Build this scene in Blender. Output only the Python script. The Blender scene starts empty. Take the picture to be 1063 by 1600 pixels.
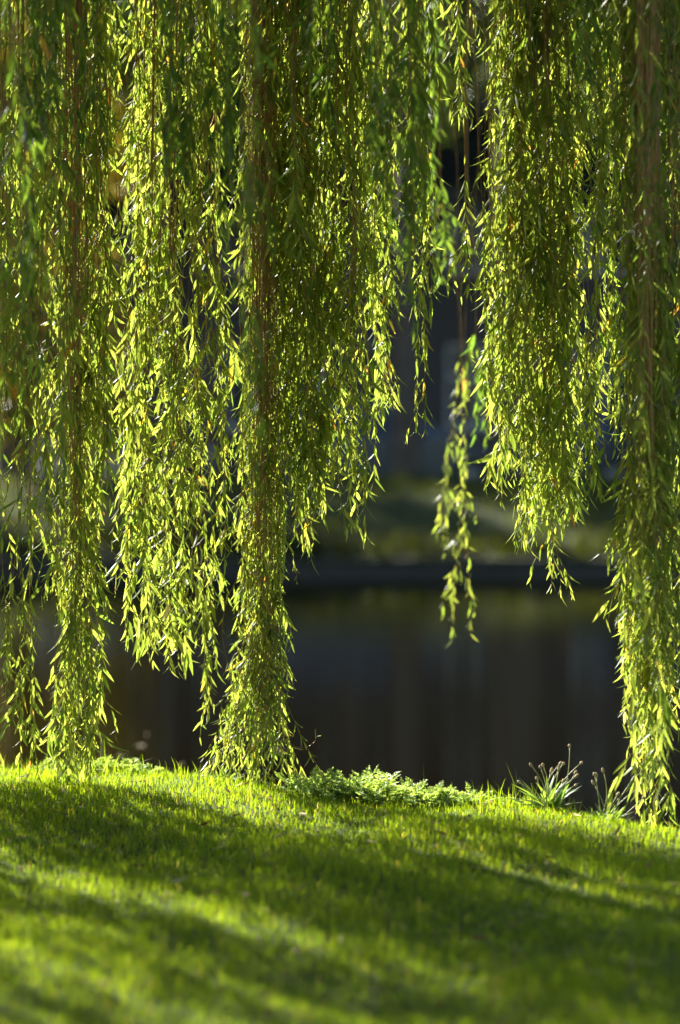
import bpy, math, random
import numpy as np
from mathutils import Vector, Matrix

random.seed(7)
R = np.random.default_rng(11)
scene = bpy.context.scene
COL = scene.collection
rad = math.radians

# ------------------------------------------------------------------ camera
CAM_Z = 1.25
FPX = 3765.0
TH = math.atan(150 / FPX)

def P(px, py, d):
    """point seen at photo pixel px,py standing at distance d from the camera"""
    u = 800.0 - py
    x = px - 531.5
    y = FPX * math.cos(TH) + u * math.sin(TH)
    z = -FPX * math.sin(TH) + u * math.cos(TH)
    s = d / y
    return np.array([x * s, d, CAM_Z + z * s])

cam = bpy.data.cameras.new("camera")
cam_o = bpy.data.objects.new("camera", cam)
COL.objects.link(cam_o)
cam_o.location = (0, 0, CAM_Z)
cam_o.rotation_euler = (rad(90) - TH, 0, 0)
cam.sensor_fit = 'VERTICAL'
cam.sensor_height = 36.0
cam.lens = 36.0 * FPX / 1600.0
cam.clip_start = 0.1
cam.clip_end = 2000
cam.dof.use_dof = True
cam.dof.focus_distance = 7.85
cam.dof.aperture_fstop = 1.25
cam.dof.aperture_blades = 9
scene.camera = cam_o

# ------------------------------------------------------------------ light
AZ, EL = rad(39), rad(33)
to_sun = Vector((-math.sin(AZ) * math.cos(EL), math.cos(AZ) * math.cos(EL), math.sin(EL)))
sun = bpy.data.lights.new("sun", 'SUN')
sun.energy = 5.0
sun.angle = rad(0.5)
sun.color = (1.0, 0.93, 0.80)
so = bpy.data.objects.new("sun", sun)
COL.objects.link(so)
so.rotation_euler = (-to_sun).to_track_quat('-Z', 'Y').to_euler()
w = bpy.data.worlds.new("World")
scene.world = w
w.use_nodes = True
nt = w.node_tree
sky = nt.nodes.new('ShaderNodeTexSky')
sky.sky_type = 'NISHITA'
sky.sun_disc = False
sky.sun_elevation = EL
sky.sun_rotation = -AZ
nt.links.new(sky.outputs[0], nt.nodes['Background'].inputs[0])
nt.nodes['Background'].inputs[1].default_value = 0.05

vs = scene.view_settings
vs.view_transform = 'Standard'
vs.look = 'None'
vs.gamma = 1.0
vs.exposure = 2.3
cy = scene.cycles
cy.max_bounces = 7
cy.diffuse_bounces = 4
cy.glossy_bounces = 3
cy.transmission_bounces = 4
cy.transparent_max_bounces = 4
cy.sample_clamp_indirect = 6.0
cy.use_denoising = True

# ------------------------------------------------------------------ materials
def new_mat(name):
    m = bpy.data.materials.new(name)
    m.use_nodes = True
    t = m.node_tree
    return m, t, t.nodes['Principled BSDF'], t.nodes['Material Output']

def noise_mat(name, c1, c2, scale=5.0, rough=0.8, bump=0.0, detail=6.0, stretch=(1, 1, 1), spec=0.5, ramp=(0.35, 0.65)):
    m, t, b, out = new_mat(name)
    tc = t.nodes.new('ShaderNodeTexCoord')
    mp = t.nodes.new('ShaderNodeMapping')
    mp.inputs['Scale'].default_value = stretch
    n = t.nodes.new('ShaderNodeTexNoise')
    n.inputs['Scale'].default_value = scale
    n.inputs['Detail'].default_value = detail
    r = t.nodes.new('ShaderNodeValToRGB')
    r.color_ramp.elements[0].position = ramp[0]
    r.color_ramp.elements[1].position = ramp[1]
    r.color_ramp.elements[0].color = (*c1, 1)
    r.color_ramp.elements[1].color = (*c2, 1)
    t.links.new(tc.outputs['Object'], mp.inputs[0])
    t.links.new(mp.outputs[0], n.inputs['Vector'])
    t.links.new(n.outputs['Fac'], r.inputs[0])
    t.links.new(r.outputs[0], b.inputs['Base Color'])
    b.inputs['Roughness'].default_value = rough
    b.inputs['Specular IOR Level'].default_value = spec
    if bump:
        bp = t.nodes.new('ShaderNodeBump')
        bp.inputs['Strength'].default_value = bump
        bp.inputs['Distance'].default_value = 0.02
        t.links.new(n.outputs['Fac'], bp.inputs['Height'])
        t.links.new(bp.outputs[0], b.inputs['Normal'])
    return m

def leaf_mat(name, gain=(2.6, 2.3, 1.0), trans=0.55, gloss=0.05, rough=0.32, gmax=0.09):
    """leaf blades: colour read per leaf, light passes through the blade"""
    m, t, b, out = new_mat(name)
    t.nodes.remove(b)
    at = t.nodes.new('ShaderNodeAttribute')
    at.attribute_name = 'tint'
    mul = t.nodes.new('ShaderNodeMix')
    mul.data_type = 'RGBA'
    mul.blend_type = 'MULTIPLY'
    mul.inputs[0].default_value = 1.0
    mul.inputs[7].default_value = (*gain, 1)
    t.links.new(at.outputs['Color'], mul.inputs[6])
    d = t.nodes.new('ShaderNodeBsdfDiffuse')
    tr = t.nodes.new('ShaderNodeBsdfTranslucent')
    g = t.nodes.new('ShaderNodeBsdfAnisotropic')
    g.inputs['Roughness'].default_value = rough
    g.inputs['Color'].default_value = (0.9, 0.95, 1.0, 1)
    mx = t.nodes.new('ShaderNodeMixShader')
    mx.inputs[0].default_value = trans
    mx2 = t.nodes.new('ShaderNodeMixShader')
    lw = t.nodes.new('ShaderNodeFresnel')
    lw.inputs['IOR'].default_value = 1.35
    ad = t.nodes.new('ShaderNodeMath')
    ad.operation = 'MULTIPLY'
    ad.use_clamp = True
    ad.inputs[1].default_value = gloss / 0.05
    mn = t.nodes.new('ShaderNodeMath')
    mn.operation = 'MINIMUM'
    mn.inputs[1].default_value = gmax
    t.links.new(lw.outputs[0], mn.inputs[0])
    t.links.new(mn.outputs[0], ad.inputs[0])
    t.links.new(ad.outputs[0], mx2.inputs[0])
    t.links.new(at.outputs['Color'], d.inputs['Color'])
    t.links.new(mul.outputs[2], tr.inputs['Color'])
    t.links.new(d.outputs[0], mx.inputs[1])
    t.links.new(tr.outputs[0], mx.inputs[2])
    t.links.new(mx.outputs[0], mx2.inputs[1])
    t.links.new(g.outputs[0], mx2.inputs[2])
    t.links.new(mx2.outputs[0], out.inputs['Surface'])
    return m

M_leaf = leaf_mat('willow_leaf', gain=(2.8, 2.65, 1.8), trans=.64, gloss=.04, rough=.38, gmax=.035)
M_twig = noise_mat('willow_twig', (0.26, 0.12, 0.03), (0.46, 0.24, 0.06), 30, 0.45)
M_bark = noise_mat('bark', (0.05, 0.04, 0.03), (0.14, 0.11, 0.08), 6, 0.9, 0.8, stretch=(3, 3, 0.6))
M_grass = leaf_mat('grass_blade', gain=(3.0, 2.8, .8), trans=0.60, gloss=0.015, rough=0.5, gmax=.05)
M_weed = leaf_mat('weed_leaf', gain=(3.0, 2.7, 1.9), trans=0.62, gloss=0.04, rough=0.5)
M_crown = leaf_mat('far_leaf', gain=(1.7, 1.6, 0.7), trans=0.45, gloss=0.03)
M_dry = leaf_mat('dry_leaf', gain=(1.3, 1.1, 0.9), trans=0.2, gloss=0.02, rough=0.5, gmax=.04)
M_soil = noise_mat('soil', (0.020, 0.026, 0.008), (0.045, 0.06, 0.014), 9, 1.0, 0.5)

# ------------------------------------------------------------------ object helpers
def tag(o, label=None, cat=None, group=None, kind=None):
    if label: o['label'] = label
    if cat: o['category'] = cat
    if group: o['group'] = group
    if kind: o['kind'] = kind
    return o

def empty(name, loc=(0, 0, 0), rz=0.0):
    o = bpy.data.objects.new(name, None)
    o.empty_display_size = 0.1
    COL.objects.link(o)
    o.location = loc
    o.rotation_euler = (0, 0, rz)
    return o

def mesh_np(name, V, faces, mats, parent=None, tint=None, midx=None, smooth=False):
    """faces: list of int arrays (n,k)"""
    me = bpy.data.meshes.new(name)
    V = np.asarray(V, dtype=np.float32).reshape(-1, 3)
    me.vertices.add(len(V))
    me.vertices.foreach_set('co', V.ravel())
    loops = np.concatenate([f.ravel() for f in faces]).astype(np.int32)
    cnt = np.concatenate([np.full(len(f), f.shape[1]) for f in faces]).astype(np.int32)
    start = np.concatenate([[0], np.cumsum(cnt)[:-1]]).astype(np.int32)
    me.loops.add(len(loops))
    me.loops.foreach_set('vertex_index', loops)
    me.polygons.add(len(cnt))
    me.polygons.foreach_set('loop_start', start)
    me.polygons.foreach_set('loop_total', cnt)
    if midx is not None:
        me.polygons.foreach_set('material_index', np.asarray(midx, dtype=np.int32))
    if smooth:
        me.polygons.foreach_set('use_smooth', np.ones(len(cnt), dtype=bool))
    if tint is not None:
        a = me.attributes.new('tint', 'FLOAT_COLOR', 'POINT')
        c = np.ones((len(V), 4), dtype=np.float32)
        c[:, :3] = tint
        a.data.foreach_set('color', c.ravel())
    for m in (mats if isinstance(mats, (list, tuple)) else [mats]):
        me.materials.append(m)
    me.update()
    me.validate()
    o = bpy.data.objects.new(name, me)
    COL.objects.link(o)
    if parent is not None: o.parent = parent
    return o

class MB:
    """collects boxes, tubes, rings and sheets; build() links them as ONE mesh object"""
    def __init__(s): s.v = []; s.f = []
    def add(s, vs, fs):
        n = len(s.v)
        s.v += [tuple(map(float, q)) for q in vs]
        s.f += [tuple(i + n for i in f) for f in fs]
    def box(s, x0, x1, y0, y1, z0, z1):
        s.add([(x0, y0, z0), (x1, y0, z0), (x1, y1, z0), (x0, y1, z0), (x0, y0, z1), (x1, y0, z1), (x1, y1, z1), (x0, y1, z1)],
              [(0, 3, 2, 1), (4, 5, 6, 7), (0, 1, 5, 4), (1, 2, 6, 5), (2, 3, 7, 6), (3, 0, 4, 7)])
    def tube(s, pts, rs, k=8, cap=True):
        pts = [np.asarray(p, float) for p in pts]
        n0 = len(s.v); n = len(pts)
        for i, p in enumerate(pts):
            t = pts[min(i + 1, n - 1)] - pts[max(i - 1, 0)]
            t = t / (np.linalg.norm(t) + 1e-9)
            a = np.cross(t, (0.13, 1, 0.07)); a /= np.linalg.norm(a) + 1e-9
            b = np.cross(t, a)
            r = rs[i] if hasattr(rs, '__len__') else rs
            for j in range(k):
                q = 2 * math.pi * j / k
                s.v.append(tuple(p + r * (a * math.cos(q) + b * math.sin(q))))
        for i in range(n - 1):
            for j in range(k):
                j2 = (j + 1) % k
                s.f.append((n0 + i * k + j, n0 + i * k + j2, n0 + (i + 1) * k + j2, n0 + (i + 1) * k + j))
        if cap:
            s.f.append(tuple(n0 + j for j in range(k))[::-1])
            s.f.append(tuple(n0 + (n - 1) * k + j for j in range(k)))
    def build(s, name, mat, parent=None, smooth=False):
        me = bpy.data.meshes.new(name)
        me.from_pydata(s.v, [], s.f)
        me.materials.append(mat)
        if smooth:
            for p in me.polygons: p.use_smooth = True
        me.update()
        o = bpy.data.objects.new(name, me)
        COL.objects.link(o)
        if parent is not None: o.parent = parent
        return o

def copy_tree(o, parent=None):
    c = o.copy()
    COL.objects.link(c)
    c.parent = parent
    for ch in list(o.children): copy_tree(ch, c)
    return c

# ------------------------------------------------------------------ leaves as arrays
def nrm(a): return a / (np.linalg.norm(a, axis=-1, keepdims=True) + 1e-9)

def leaf_arrays(B, D, S, L, W, C):
    """B base, D direction, S side, L length, W half width, C curl -> verts"""
    N = np.cross(D, S)
    u = np.array([0, .28, .28, .28, .64, .64, .64, 1.0])
    v = np.array([0, -1, 0, 1, -.78, 0, .78, 0])
    f = np.array([0, .35, 0, .35, .28, 0, .28, 0])
    Lx = L[:, None]; Wx = W[:, None]
    V = (B[:, None, :] + D[:, None, :] * (u * Lx)[:, :, None] + S[:, None, :] * (v * Wx)[:, :, None]
         + N[:, None, :] * (f * Wx + C[:, None] * Lx * (u ** 2 - .2 * u))[:, :, None])
    return V

LT = np.array([[0, 2, 1], [0, 3, 2], [4, 5, 7], [5, 6, 7]])
LQ = np.array([[1, 2, 5, 4], [2, 3, 6, 5]])
def leaves_mesh(name, B, D, S, L, W, C, tint, mat, parent):
    n = len(B)
    V = leaf_arrays(B, D, S, L, W, C)
    off = (np.arange(n) * 8)[:, None, None]
    T = (LT[None] + off).reshape(-1, 3)
    Q = (LQ[None] + off).reshape(-1, 4)
    return mesh_np(name, V.reshape(-1, 3), [T, Q], mat, parent, np.repeat(tint, 8, axis=0))

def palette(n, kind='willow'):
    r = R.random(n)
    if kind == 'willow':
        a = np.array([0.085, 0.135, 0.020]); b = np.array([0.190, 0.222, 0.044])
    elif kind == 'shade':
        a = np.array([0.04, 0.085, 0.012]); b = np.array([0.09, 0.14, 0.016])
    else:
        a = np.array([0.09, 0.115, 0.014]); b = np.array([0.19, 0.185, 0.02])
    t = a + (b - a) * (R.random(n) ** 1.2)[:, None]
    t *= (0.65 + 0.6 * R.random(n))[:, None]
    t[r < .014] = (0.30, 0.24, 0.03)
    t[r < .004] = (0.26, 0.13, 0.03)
    return t

class Spray:
    """twigs and leaves of one hanging branch"""
    def __init__(s): s.B = []; s.T = []; s.ph = []; s.size = []; s.tv = []; s.tf = []; s.nv = 0
    def twig(s, pts, r0, r1):
        n = len(pts)
        t = nrm(np.gradient(pts, axis=0))
        a = nrm(np.cross(t, np.array([.2, 1, .1]))); b = np.cross(t, a)
        r = np.linspace(r0, r1, n)[:, None]
        ring = [pts + r * (a * math.cos(q) + b * math.sin(q)) for q in (0, 2.094, 4.189)]
        s.tv.append(np.stack(ring, 1).reshape(-1, 3))
        i = np.arange(n - 1)[:, None] * 3 + s.nv
        for j in range(3):
            k = (j + 1) % 3
            s.tf.append(np.hstack([i + j, i + k, i + 3 + k, i + 3 + j]))
        s.nv += n * 3
    def leaves_on(s, pts, step, size, t0=0.0, taper=True, dense_tip=False):
        seg = np.linalg.norm(np.diff(pts, axis=0), axis=1)
        cum = np.concatenate([[0], np.cumsum(seg)])
        L = cum[-1]
        if dense_tip:
            n0 = max(2, int(max(L - .45, 0) * (1 - t0) / step)); n1 = int(min(L, .45) / (step * .55))
            q = np.concatenate([np.linspace(L * t0, max(L - .45, L * t0), n0), np.linspace(max(L - .45, 0), L, n1)])
            n = len(q)
            q = q + R.normal(0, step * .2, n)
        else:
            n = max(2, int(L * (1 - t0) / step))
            q = np.linspace(L * t0, L, n) + R.normal(0, step * .25, n)
        q = np.clip(q, 0, L)
        if dense_tip and L > 1:
            f1, f2, o1, o2 = R.uniform(2.5, 4), R.uniform(6, 11), R.random() * 6.28, R.random() * 6.28
            keep = (np.sin(q * f1 + o1) + .7 * np.sin(q * f2 + o2) > -.35) | (q > L - .4)
            q = q[keep]; n = len(q)
            if n < 2: return
        b = np.stack([np.interp(q, cum, pts[:, k]) for k in range(3)], 1)
        g = nrm(np.gradient(pts, axis=0))
        tt = nrm(np.stack([np.interp(q, cum, g[:, k]) for k in range(3)], 1))
        s.B.append(b); s.T.append(tt)
        s.ph.append(np.arange(n) * 2.4 + R.random() * 6 + R.normal(0, .3, n))
        sz = np.full(n, size) * (0.55 + .85 * R.random(n))
        if taper: sz *= np.clip(1.15 - .5 * (q / max(L, .01)) ** 4, .5, 1.2)
        if dense_tip: sz = sz * np.where(q > L - .45, 1.18, 1.0)
        s.size.append(sz)
    def build(s, parent, kind='willow', name='hanging_branch', label=None, wide=0.085):
        tw = mesh_np(name, np.concatenate(s.tv), [np.concatenate(s.tf)], M_twig, parent, smooth=True)
        B = np.concatenate(s.B); T = np.concatenate(s.T); ph = np.concatenate(s.ph); sz = np.concatenate(s.size)
        n = len(B)
        a = nrm(np.cross(T, np.array([.15, 1, .05]))); b = np.cross(T, a)
        r = a * np.cos(ph)[:, None] + b * np.sin(ph)[:, None]
        al = R.normal(.52, .22, n)[:, None]
        D = T * np.cos(al) + r * np.sin(al)
        D[:, 2] -= R.uniform(.1, .55, n)
        D = nrm(D + R.normal(0, .1, (n, 3)))
        S = nrm(np.cross(D, r) + R.normal(0, .45, (n, 3)))
        S = nrm(S - D * (S * D).sum(1, keepdims=True))
        C = R.normal(-.12, .16, n)
        o = leaves_mesh('foliage', B, D, S, sz, sz * wide * R.uniform(.8, 1.25, n), C, palette(n, kind), M_leaf, tw)
        return tw

def path(p0, p1, sway=.02, n=None, curve=1.6):
    """hanging line from p0 (top) to p1 (tip)"""
    p0 = np.asarray(p0, float); p1 = np.asarray(p1, float)
    L = np.linalg.norm(p1 - p0)
    n = n or max(6, int(L / .09))
    t = np.linspace(0, 1, n)[:, None]
    pts = p0 + (p1 - p0) * t
    z = (t * L)
    for k in range(2):
        f = R.uniform(1.2, 4.5); q = R.random() * 6.28
        pts[:, [k]] += sway * np.sin(z * f + q) * np.minimum(1, z * 2) + sway * .25 * np.sin(z * f * 3.7 + q * 2)
    return pts

def side_twig(p, tang, length, drop):
    az = R.random() * 6.28
    out = np.array([math.cos(az), math.sin(az) * .8, 0])
    n = 7
    t = np.linspace(0, 1, n)[:, None]
    el = R.uniform(.35, .8)
    pts = p + out * (length * el * .55) * (1 - (1 - t) ** 1.8) + np.array([0, 0, -1]) * length * (drop * t ** 1.1 * .9)
    pts += R.normal(0, .003, (n, 3)) * t
    return pts

def strand(sp, p0, tip, leaf=.05, step=.03, side=.13, side_len=(.10, .34), bare=0.0, r0=.0030, sway=.02, flare=None):
    pts = path(p0, tip, sway)
    if flare is not None:                                # the lowest part leans out over the grass
        k = np.clip((.55 - pts[:, 2]) / .55, 0, 1) ** 1.3
        pts[:, 0] += flare[0] * k; pts[:, 1] += flare[1] * k
    sp.twig(pts, r0, .0008)
    L = np.linalg.norm(pts[-1] - pts[0])
    sp.leaves_on(pts, step, leaf, bare, dense_tip=True)
    ns = int(L * (1 - bare) / side)
    nodes = R.random(max(2, int(L * (1 - bare) * 1.3)))
    for k in range(ns):
        t = (k + R.random()) / max(ns, 1)
        if R.random() < .6: t = float(nodes[R.integers(len(nodes))] + R.normal(0, .02))
        t = bare + (1 - bare) * t
        if t > .985 or t < 0: continue
        i = t * (len(pts) - 1); j = int(i); f = i - j
        p = pts[j] * (1 - f) + pts[min(j + 1, len(pts) - 1)] * f
        ln = R.uniform(*side_len)
        ln = min(ln, max(.06, (1 - t) * L * .8 + .05))
        q = side_twig(p, None, ln, R.uniform(.75, 1.0))
        sp.twig(q, .0012, .0006)
        sp.leaves_on(q, step * .56, leaf * R.uniform(.85, 1.1), .12)

Z_TOP = 4.25
willow = empty('willow_tree', (1.9, -2.6, 0))
tag(willow, 'weeping willow whose long leafy curtains hang down to the near grass bank', 'tree')
PAR = Matrix.Translation(willow.location)
def adopt(o):
    o.matrix_parent_inverse = PAR.inverted()
    return o

def branch(xt, xb, yt, d, hw, n, var=60, hwt=None, dd=.12, leaf=.066, step=.034, side=.145, kind='willow',
           bare=0.0, sway=.02, splay=None, side_len=(.07, .24), rt=.003, ztop=Z_TOP, wide=.076):
    """xt/xb: where it hangs at the top of the picture and at its tip; yt: tip height in photo pixels"""
    sp = Spray()
    hwt = hw if hwt is None else hwt
    n = n if n < 5 or bare > .5 else int(round(n * .82))
    for i in range(n):
        o = R.normal(0, .55) if n > 1 else 0
        dy = d + R.normal(0, dd)
        tipy = yt - abs(R.normal(0, var)) if n > 1 else yt
        tx = xb + o * hw
        flare = None if splay is None or R.random() < .25 else (R.uniform(-1, 1) * splay / 470, R.uniform(-.16, .06))
        tip = P(tx, tipy, dy)
        top = P(xt + o * hwt, 0, d + (dy - d) * 1.2)
        k = (ztop - tip[2]) / max(top[2] - tip[2], .2)
        top = tip + (top - tip) * np.array([min(k, 2.2) if tipy > 300 else 1.0, 1, 0]) + np.array([0, 0, ztop - tip[2]])
        strand(sp, top, tip, leaf * R.uniform(.8, 1.2), step, side, side_len, bare, rt, sway * R.uniform(.6, 1.7), flare)
    b = sp.build(willow, kind, wide=wide)
    return adopt(b)

DENS = dict(step=.030, side=.12)
# -- left curtain, standing on the grass
branch(122, 112, 1250, 7.95, 26, 12, 40, hwt=34, dd=.10)
branch(112, 108, 1240, 7.90, 14, 10, 90, hwt=22, leaf=.036, bare=.3, rt=.004, splay=40)
branch(62, 45, 1238, 7.95, 16, 5, 60, hwt=18, splay=50)
branch(150, 138, 1235, 8.0, 16, 7, 70, hwt=18)
branch(152, 158, 770, 8.0, 10, 6, 60)
branch(12, 22, 745, 7.8, 16, 5, 60)
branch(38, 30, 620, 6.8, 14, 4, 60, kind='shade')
branch(-38, -32, 1230, 8.0, 22, 5, 60)
branch(12, 2, 1130, 8.05, 10, 3, 60, leaf=.055, bare=.45)
branch(85, 88, 930, 7.7, 14, 5, 90)
branch(170, 196, 880, 8.0, 5, 2, 30, leaf=.058, bare=.3)
# -- second curtain
branch(235, 228, 1062, 8.05, 24, 8, 70)
branch(275, 282, 1050, 8.0, 20, 8, 80)
branch(318, 324, 1158, 8.05, 8, 5, 70, hwt=20, leaf=.055)
branch(217, 214, 960, 8.1, 8, 5, 120)
branch(335, 338, 900, 8.0, 16, 5, 120)
branch(300, 300, 800, 7.9, 26, 6, 120)
branch(250, 250, 700, 8.2, 24, 5, 120)
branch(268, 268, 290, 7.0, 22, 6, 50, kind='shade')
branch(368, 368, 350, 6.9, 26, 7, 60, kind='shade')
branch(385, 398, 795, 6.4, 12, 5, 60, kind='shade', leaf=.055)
# -- third curtain, the one like a trunk
branch(408, 402, 1244, 8.05, 16, 20, 22, hwt=12, splay=120, leaf=.05)
branch(412, 410, 1242, 8.0, 15, 14, 100, hwt=11, leaf=.036, bare=.35, rt=.005, dd=.05, splay=90)
branch(434, 434, 1240, 8.05, 10, 8, 50, hwt=14, splay=70)
branch(392, 384, 1240, 8.1, 10, 7, 40, hwt=12, leaf=.05, splay=120)
branch(450, 455, 935, 8.0, 18, 8, 80)
branch(425, 470, 880, 8.05, 12, 5, 60)
branch(408, 415, 900, 7.9, 11, 6, 160, hwt=12, leaf=.042)
# -- tips hanging over the water, centre
branch(488, 500, 808, 8.0, 24, 17, 90)
branch(545, 552, 848, 7.95, 14, 7, 60, leaf=.062)
branch(583, 598, 655, 8.0, 8, 4, 60, leaf=.06)
branch(572, 578, 770, 8.0, 10, 5, 80, leaf=.06)
branch(470, 480, 720, 8.0, 26, 9, 100)
branch(525, 530, 620, 8.05, 20, 6, 90)
branch(498, 500, 560, 8.2, 20, 4, 90)
branch(595, 600, 490, 8.1, 24, 6, 80)
branch(640, 655, 500, 8.0, 14, 4, 40)
branch(652, 650, 676, 7.9, 3, 2, 8, leaf=.055, bare=.90)
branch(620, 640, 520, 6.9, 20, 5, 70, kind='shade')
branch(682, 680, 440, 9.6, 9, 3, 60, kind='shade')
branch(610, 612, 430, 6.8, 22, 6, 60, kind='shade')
branch(655, 655, 330, 7.6, 18, 5, 60)
branch(727, 727, 188, 7.9, 6, 4, 14, leaf=.055)
branch(715, 722, 470, 7.9, 2, 2, 14, leaf=.055, bare=.93)
branch(748, 756, 505, 7.9, 2, 2, 10, leaf=.055, bare=.92)
branch(768, 770, 620, 7.9, 3, 2, 20, bare=.88, side=.3)
# -- right curtain over the water
branch(797, 797, 780, 7.8, 24, 15, 90)
branch(838, 838, 866, 7.8, 24, 21, 80, leaf=.064)
branch(868, 868, 812, 7.85, 20, 13, 80)
branch(872, 868, 940, 7.8, 3, 2, 20, leaf=.05)
branch(785, 776, 790, 7.9, 8, 4, 90, leaf=.06)
branch(815, 820, 540, 7.7, 32, 8, 90)
branch(893, 893, 830, 7.9, 10, 7, 80)
branch(925, 930, 800, 7.8, 10, 4, 70)
branch(870, 870, 560, 7.9, 30, 8, 100)
branch(724, 732, 1000, 9.6, 3, 2, 8, leaf=.052, bare=.72, sway=.03)
branch(700, 706, 880, 9.9, 4, 2, 20, leaf=.052, bare=.78, sway=.03)
branch(738, 744, 730, 9.4, 5, 2, 50, kind='shade', bare=.84)
# -- rightmost curtain, reaching the grass
branch(1008, 1015, 1290, 7.40, 14, 13, 45, hwt=22)
branch(1020, 1010, 1270, 7.45, 12, 9, 110, hwt=14, leaf=.036, bare=.3, rt=.005)
branch(1050, 1042, 1130, 7.5, 16, 12, 60)
branch(980, 984, 1030, 7.55, 8, 7, 60)
branch(992, 998, 1150, 7.5, 12, 8, 80)
branch(1080, 1082, 1120, 7.6, 18, 8, 60)
branch(960, 960, 700, 7.7, 14, 5, 90)
branch(1005, 1012, 600, 6.8, 10, 5, 90, kind='shade', leaf=.04, rt=.004, bare=.25)
branch(945, 950, 480, 7.7, 20, 6, 90)
branch(1050, 1050, 800, 7.4, 24, 7, 110)
# -- bundles of bare red brown stems in the cores of the curtains
for (xt, xb, y, d, hw, n) in ((410, 408, 1180, 7.86, 12, 20), (418, 420, 900, 7.84, 5, 10), (118, 118, 1120, 7.8, 9, 14), (128, 122, 860, 7.8, 5, 5),
                              (40, 42, 900, 7.75, 4, 4), (272, 270, 760, 7.85, 7, 6), (238, 240, 640, 7.9, 5, 4), (530, 528, 560, 7.9, 4, 4),
                              (1012, 1012, 960, 7.25, 10, 22), (1026, 1028, 700, 7.3, 6, 7), (545, 548, 700, 7.95, 2, 2), (860, 858, 620, 7.7, 5, 4)):
    branch(xt, xb, y, d, hw, n, 90, leaf=.04, bare=.9, rt=.0042, sway=.012, dd=.03)
# -- stray curled twigs standing off the curtains
def stray(pts, d, leaf=.03, tipleaves=5, r=.0012, along=0.0):
    c = np.array([P(x, y, d + R.normal(0, .02)) for x, y in pts])
    t = np.linspace(0, len(c) - 1, 22); i = np.arange(len(c))
    q = np.stack([np.interp(t, i, c[:, k]) for k in range(3)], 1)
    for _ in range(3): q[1:-1] = (q[:-2] + q[1:-1] * 2 + q[2:]) / 4
    sp = Spray(); sp.twig(q, r, .0006)
    sp.leaves_on(q[-4:], .006, leaf, 0, False)
    if along: sp.leaves_on(q, along, leaf, .1, False)
    return adopt(sp.build(willow))
stray([(440, 1150), (462, 1168), (480, 1168), (492, 1160), (496, 1150)], 8.0, .04)
stray([(372, 900), (352, 940), (346, 990), (354, 1030), (366, 1060)], 8.05, .05, along=.06)
stray([(318, 920), (322, 960), (322, 1005), (328, 1030)], 8.0, .05, along=.05)
stray([(205, 690), (198, 715), (185, 745), (168, 752), (160, 742)], 7.95, .04, along=.05)
stray([(45, 880), (20, 905), (2, 915), (-10, 930)], 7.9, .05, along=.04)
stray([(150, 830), (168, 850), (184, 872), (190, 900)], 8.0, .05, along=.03)
stray([(742, 520), (735, 530), (732, 545), (738, 560)], 7.9, .03, along=.03)
stray([(768, 100), (766, 170), (770, 240), (766, 250)], 7.9, .035)
stray([(452, 1190), (470, 1215), (478, 1240)], 8.0, .06, along=.02)
stray([(345, 1175), (322, 1200), (310, 1230)], 8.05, .05, along=.015)
# -- short growth filling the top
for (x, y, d, k) in ((30, 420, 8.3, 'willow'), (95, 520, 8.2, 'willow'), (135, 380, 7.6, 'shade'), (240, 450, 8.3, 'willow'),
                     (320, 380, 8.2, 'willow'), (455, 420, 7.6, 'willow'), (560, 330, 8.4, 'willow'), (60, 260, 7.0, 'shade'),
                     (880, 300, 8.3, 'willow'), (960, 330, 8.2, 'willow'), (800, 260, 8.3, 'willow'), (1040, 420, 8.0, 'willow'),
                     (500, 250, 7.1, 'shade'), (640, 200, 8.3, 'willow'), (150, 190, 7.3, 'shade'), (920, 140, 7.2, 'shade')):
    branch(x, x, y, d, 28, 4, 70, kind=k)

# ------------------------------------------------------------------ rest of the crown, round and above the picture
def mass(spots, n_each, kind='shade', leaf=.07):
    sp = Spray()
    for (x, y, z, zt, s) in spots:
        for _ in range(n_each):
            a = R.normal(0, s, 2)
            p = np.array([x + a[0], y + a[1], zt])
            q = np.array([x + a[0] + R.normal(0, .05), y + a[1], z + abs(R.normal(0, .25))])
            strand(sp, p, q, leaf, .055, .20, (.12, .34), 0, .003, .03)
    return sp
spots = []
for i in range(15):                                   # outer veil over the water, tips above the picture, added to shade the curtains
    x = R.uniform(-4.2, -1.5) if i < 10 else R.uniform(-1.5, 1.2); y = R.uniform(8.7, 10.3)
    spots.append((x, y, CAM_Z + .178 * y + R.uniform(.1, .6), 5.0, .16))
for x, y in ((-1.42, 8.2), (-1.52, 8.3), (-1.62, 8.2), (-2.02, 8.5), (-2.12, 8.4), (-2.6, 8.55), (-2.68, 8.6), (-3.08, 8.7), (-3.6, 8.8), (-3.75, 8.7), (-4.6, 9.2)):   # unseen columns left of the picture, added to cast shadow bands on the lawn
    for k in range(7 if x > -2.3 else 5):
        spots.append((x + R.normal(0, .04), y + R.normal(0, .05), R.uniform(.05, .5), 4.3, .085))
for i in range(6):                                    # right of the picture
    x = R.uniform(1.7, 4.0); y = 7.0 + R.uniform(-.8, .4)
    spots.append((x, y, R.uniform(.1, 1.2), 4.2, .10))
o = mass(spots, 4).build(willow, 'shade', name='outer_shade_curtain')
adopt(o); o['kind'] = 'stuff'
for c in o.children: c['kind'] = 'stuff'

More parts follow.
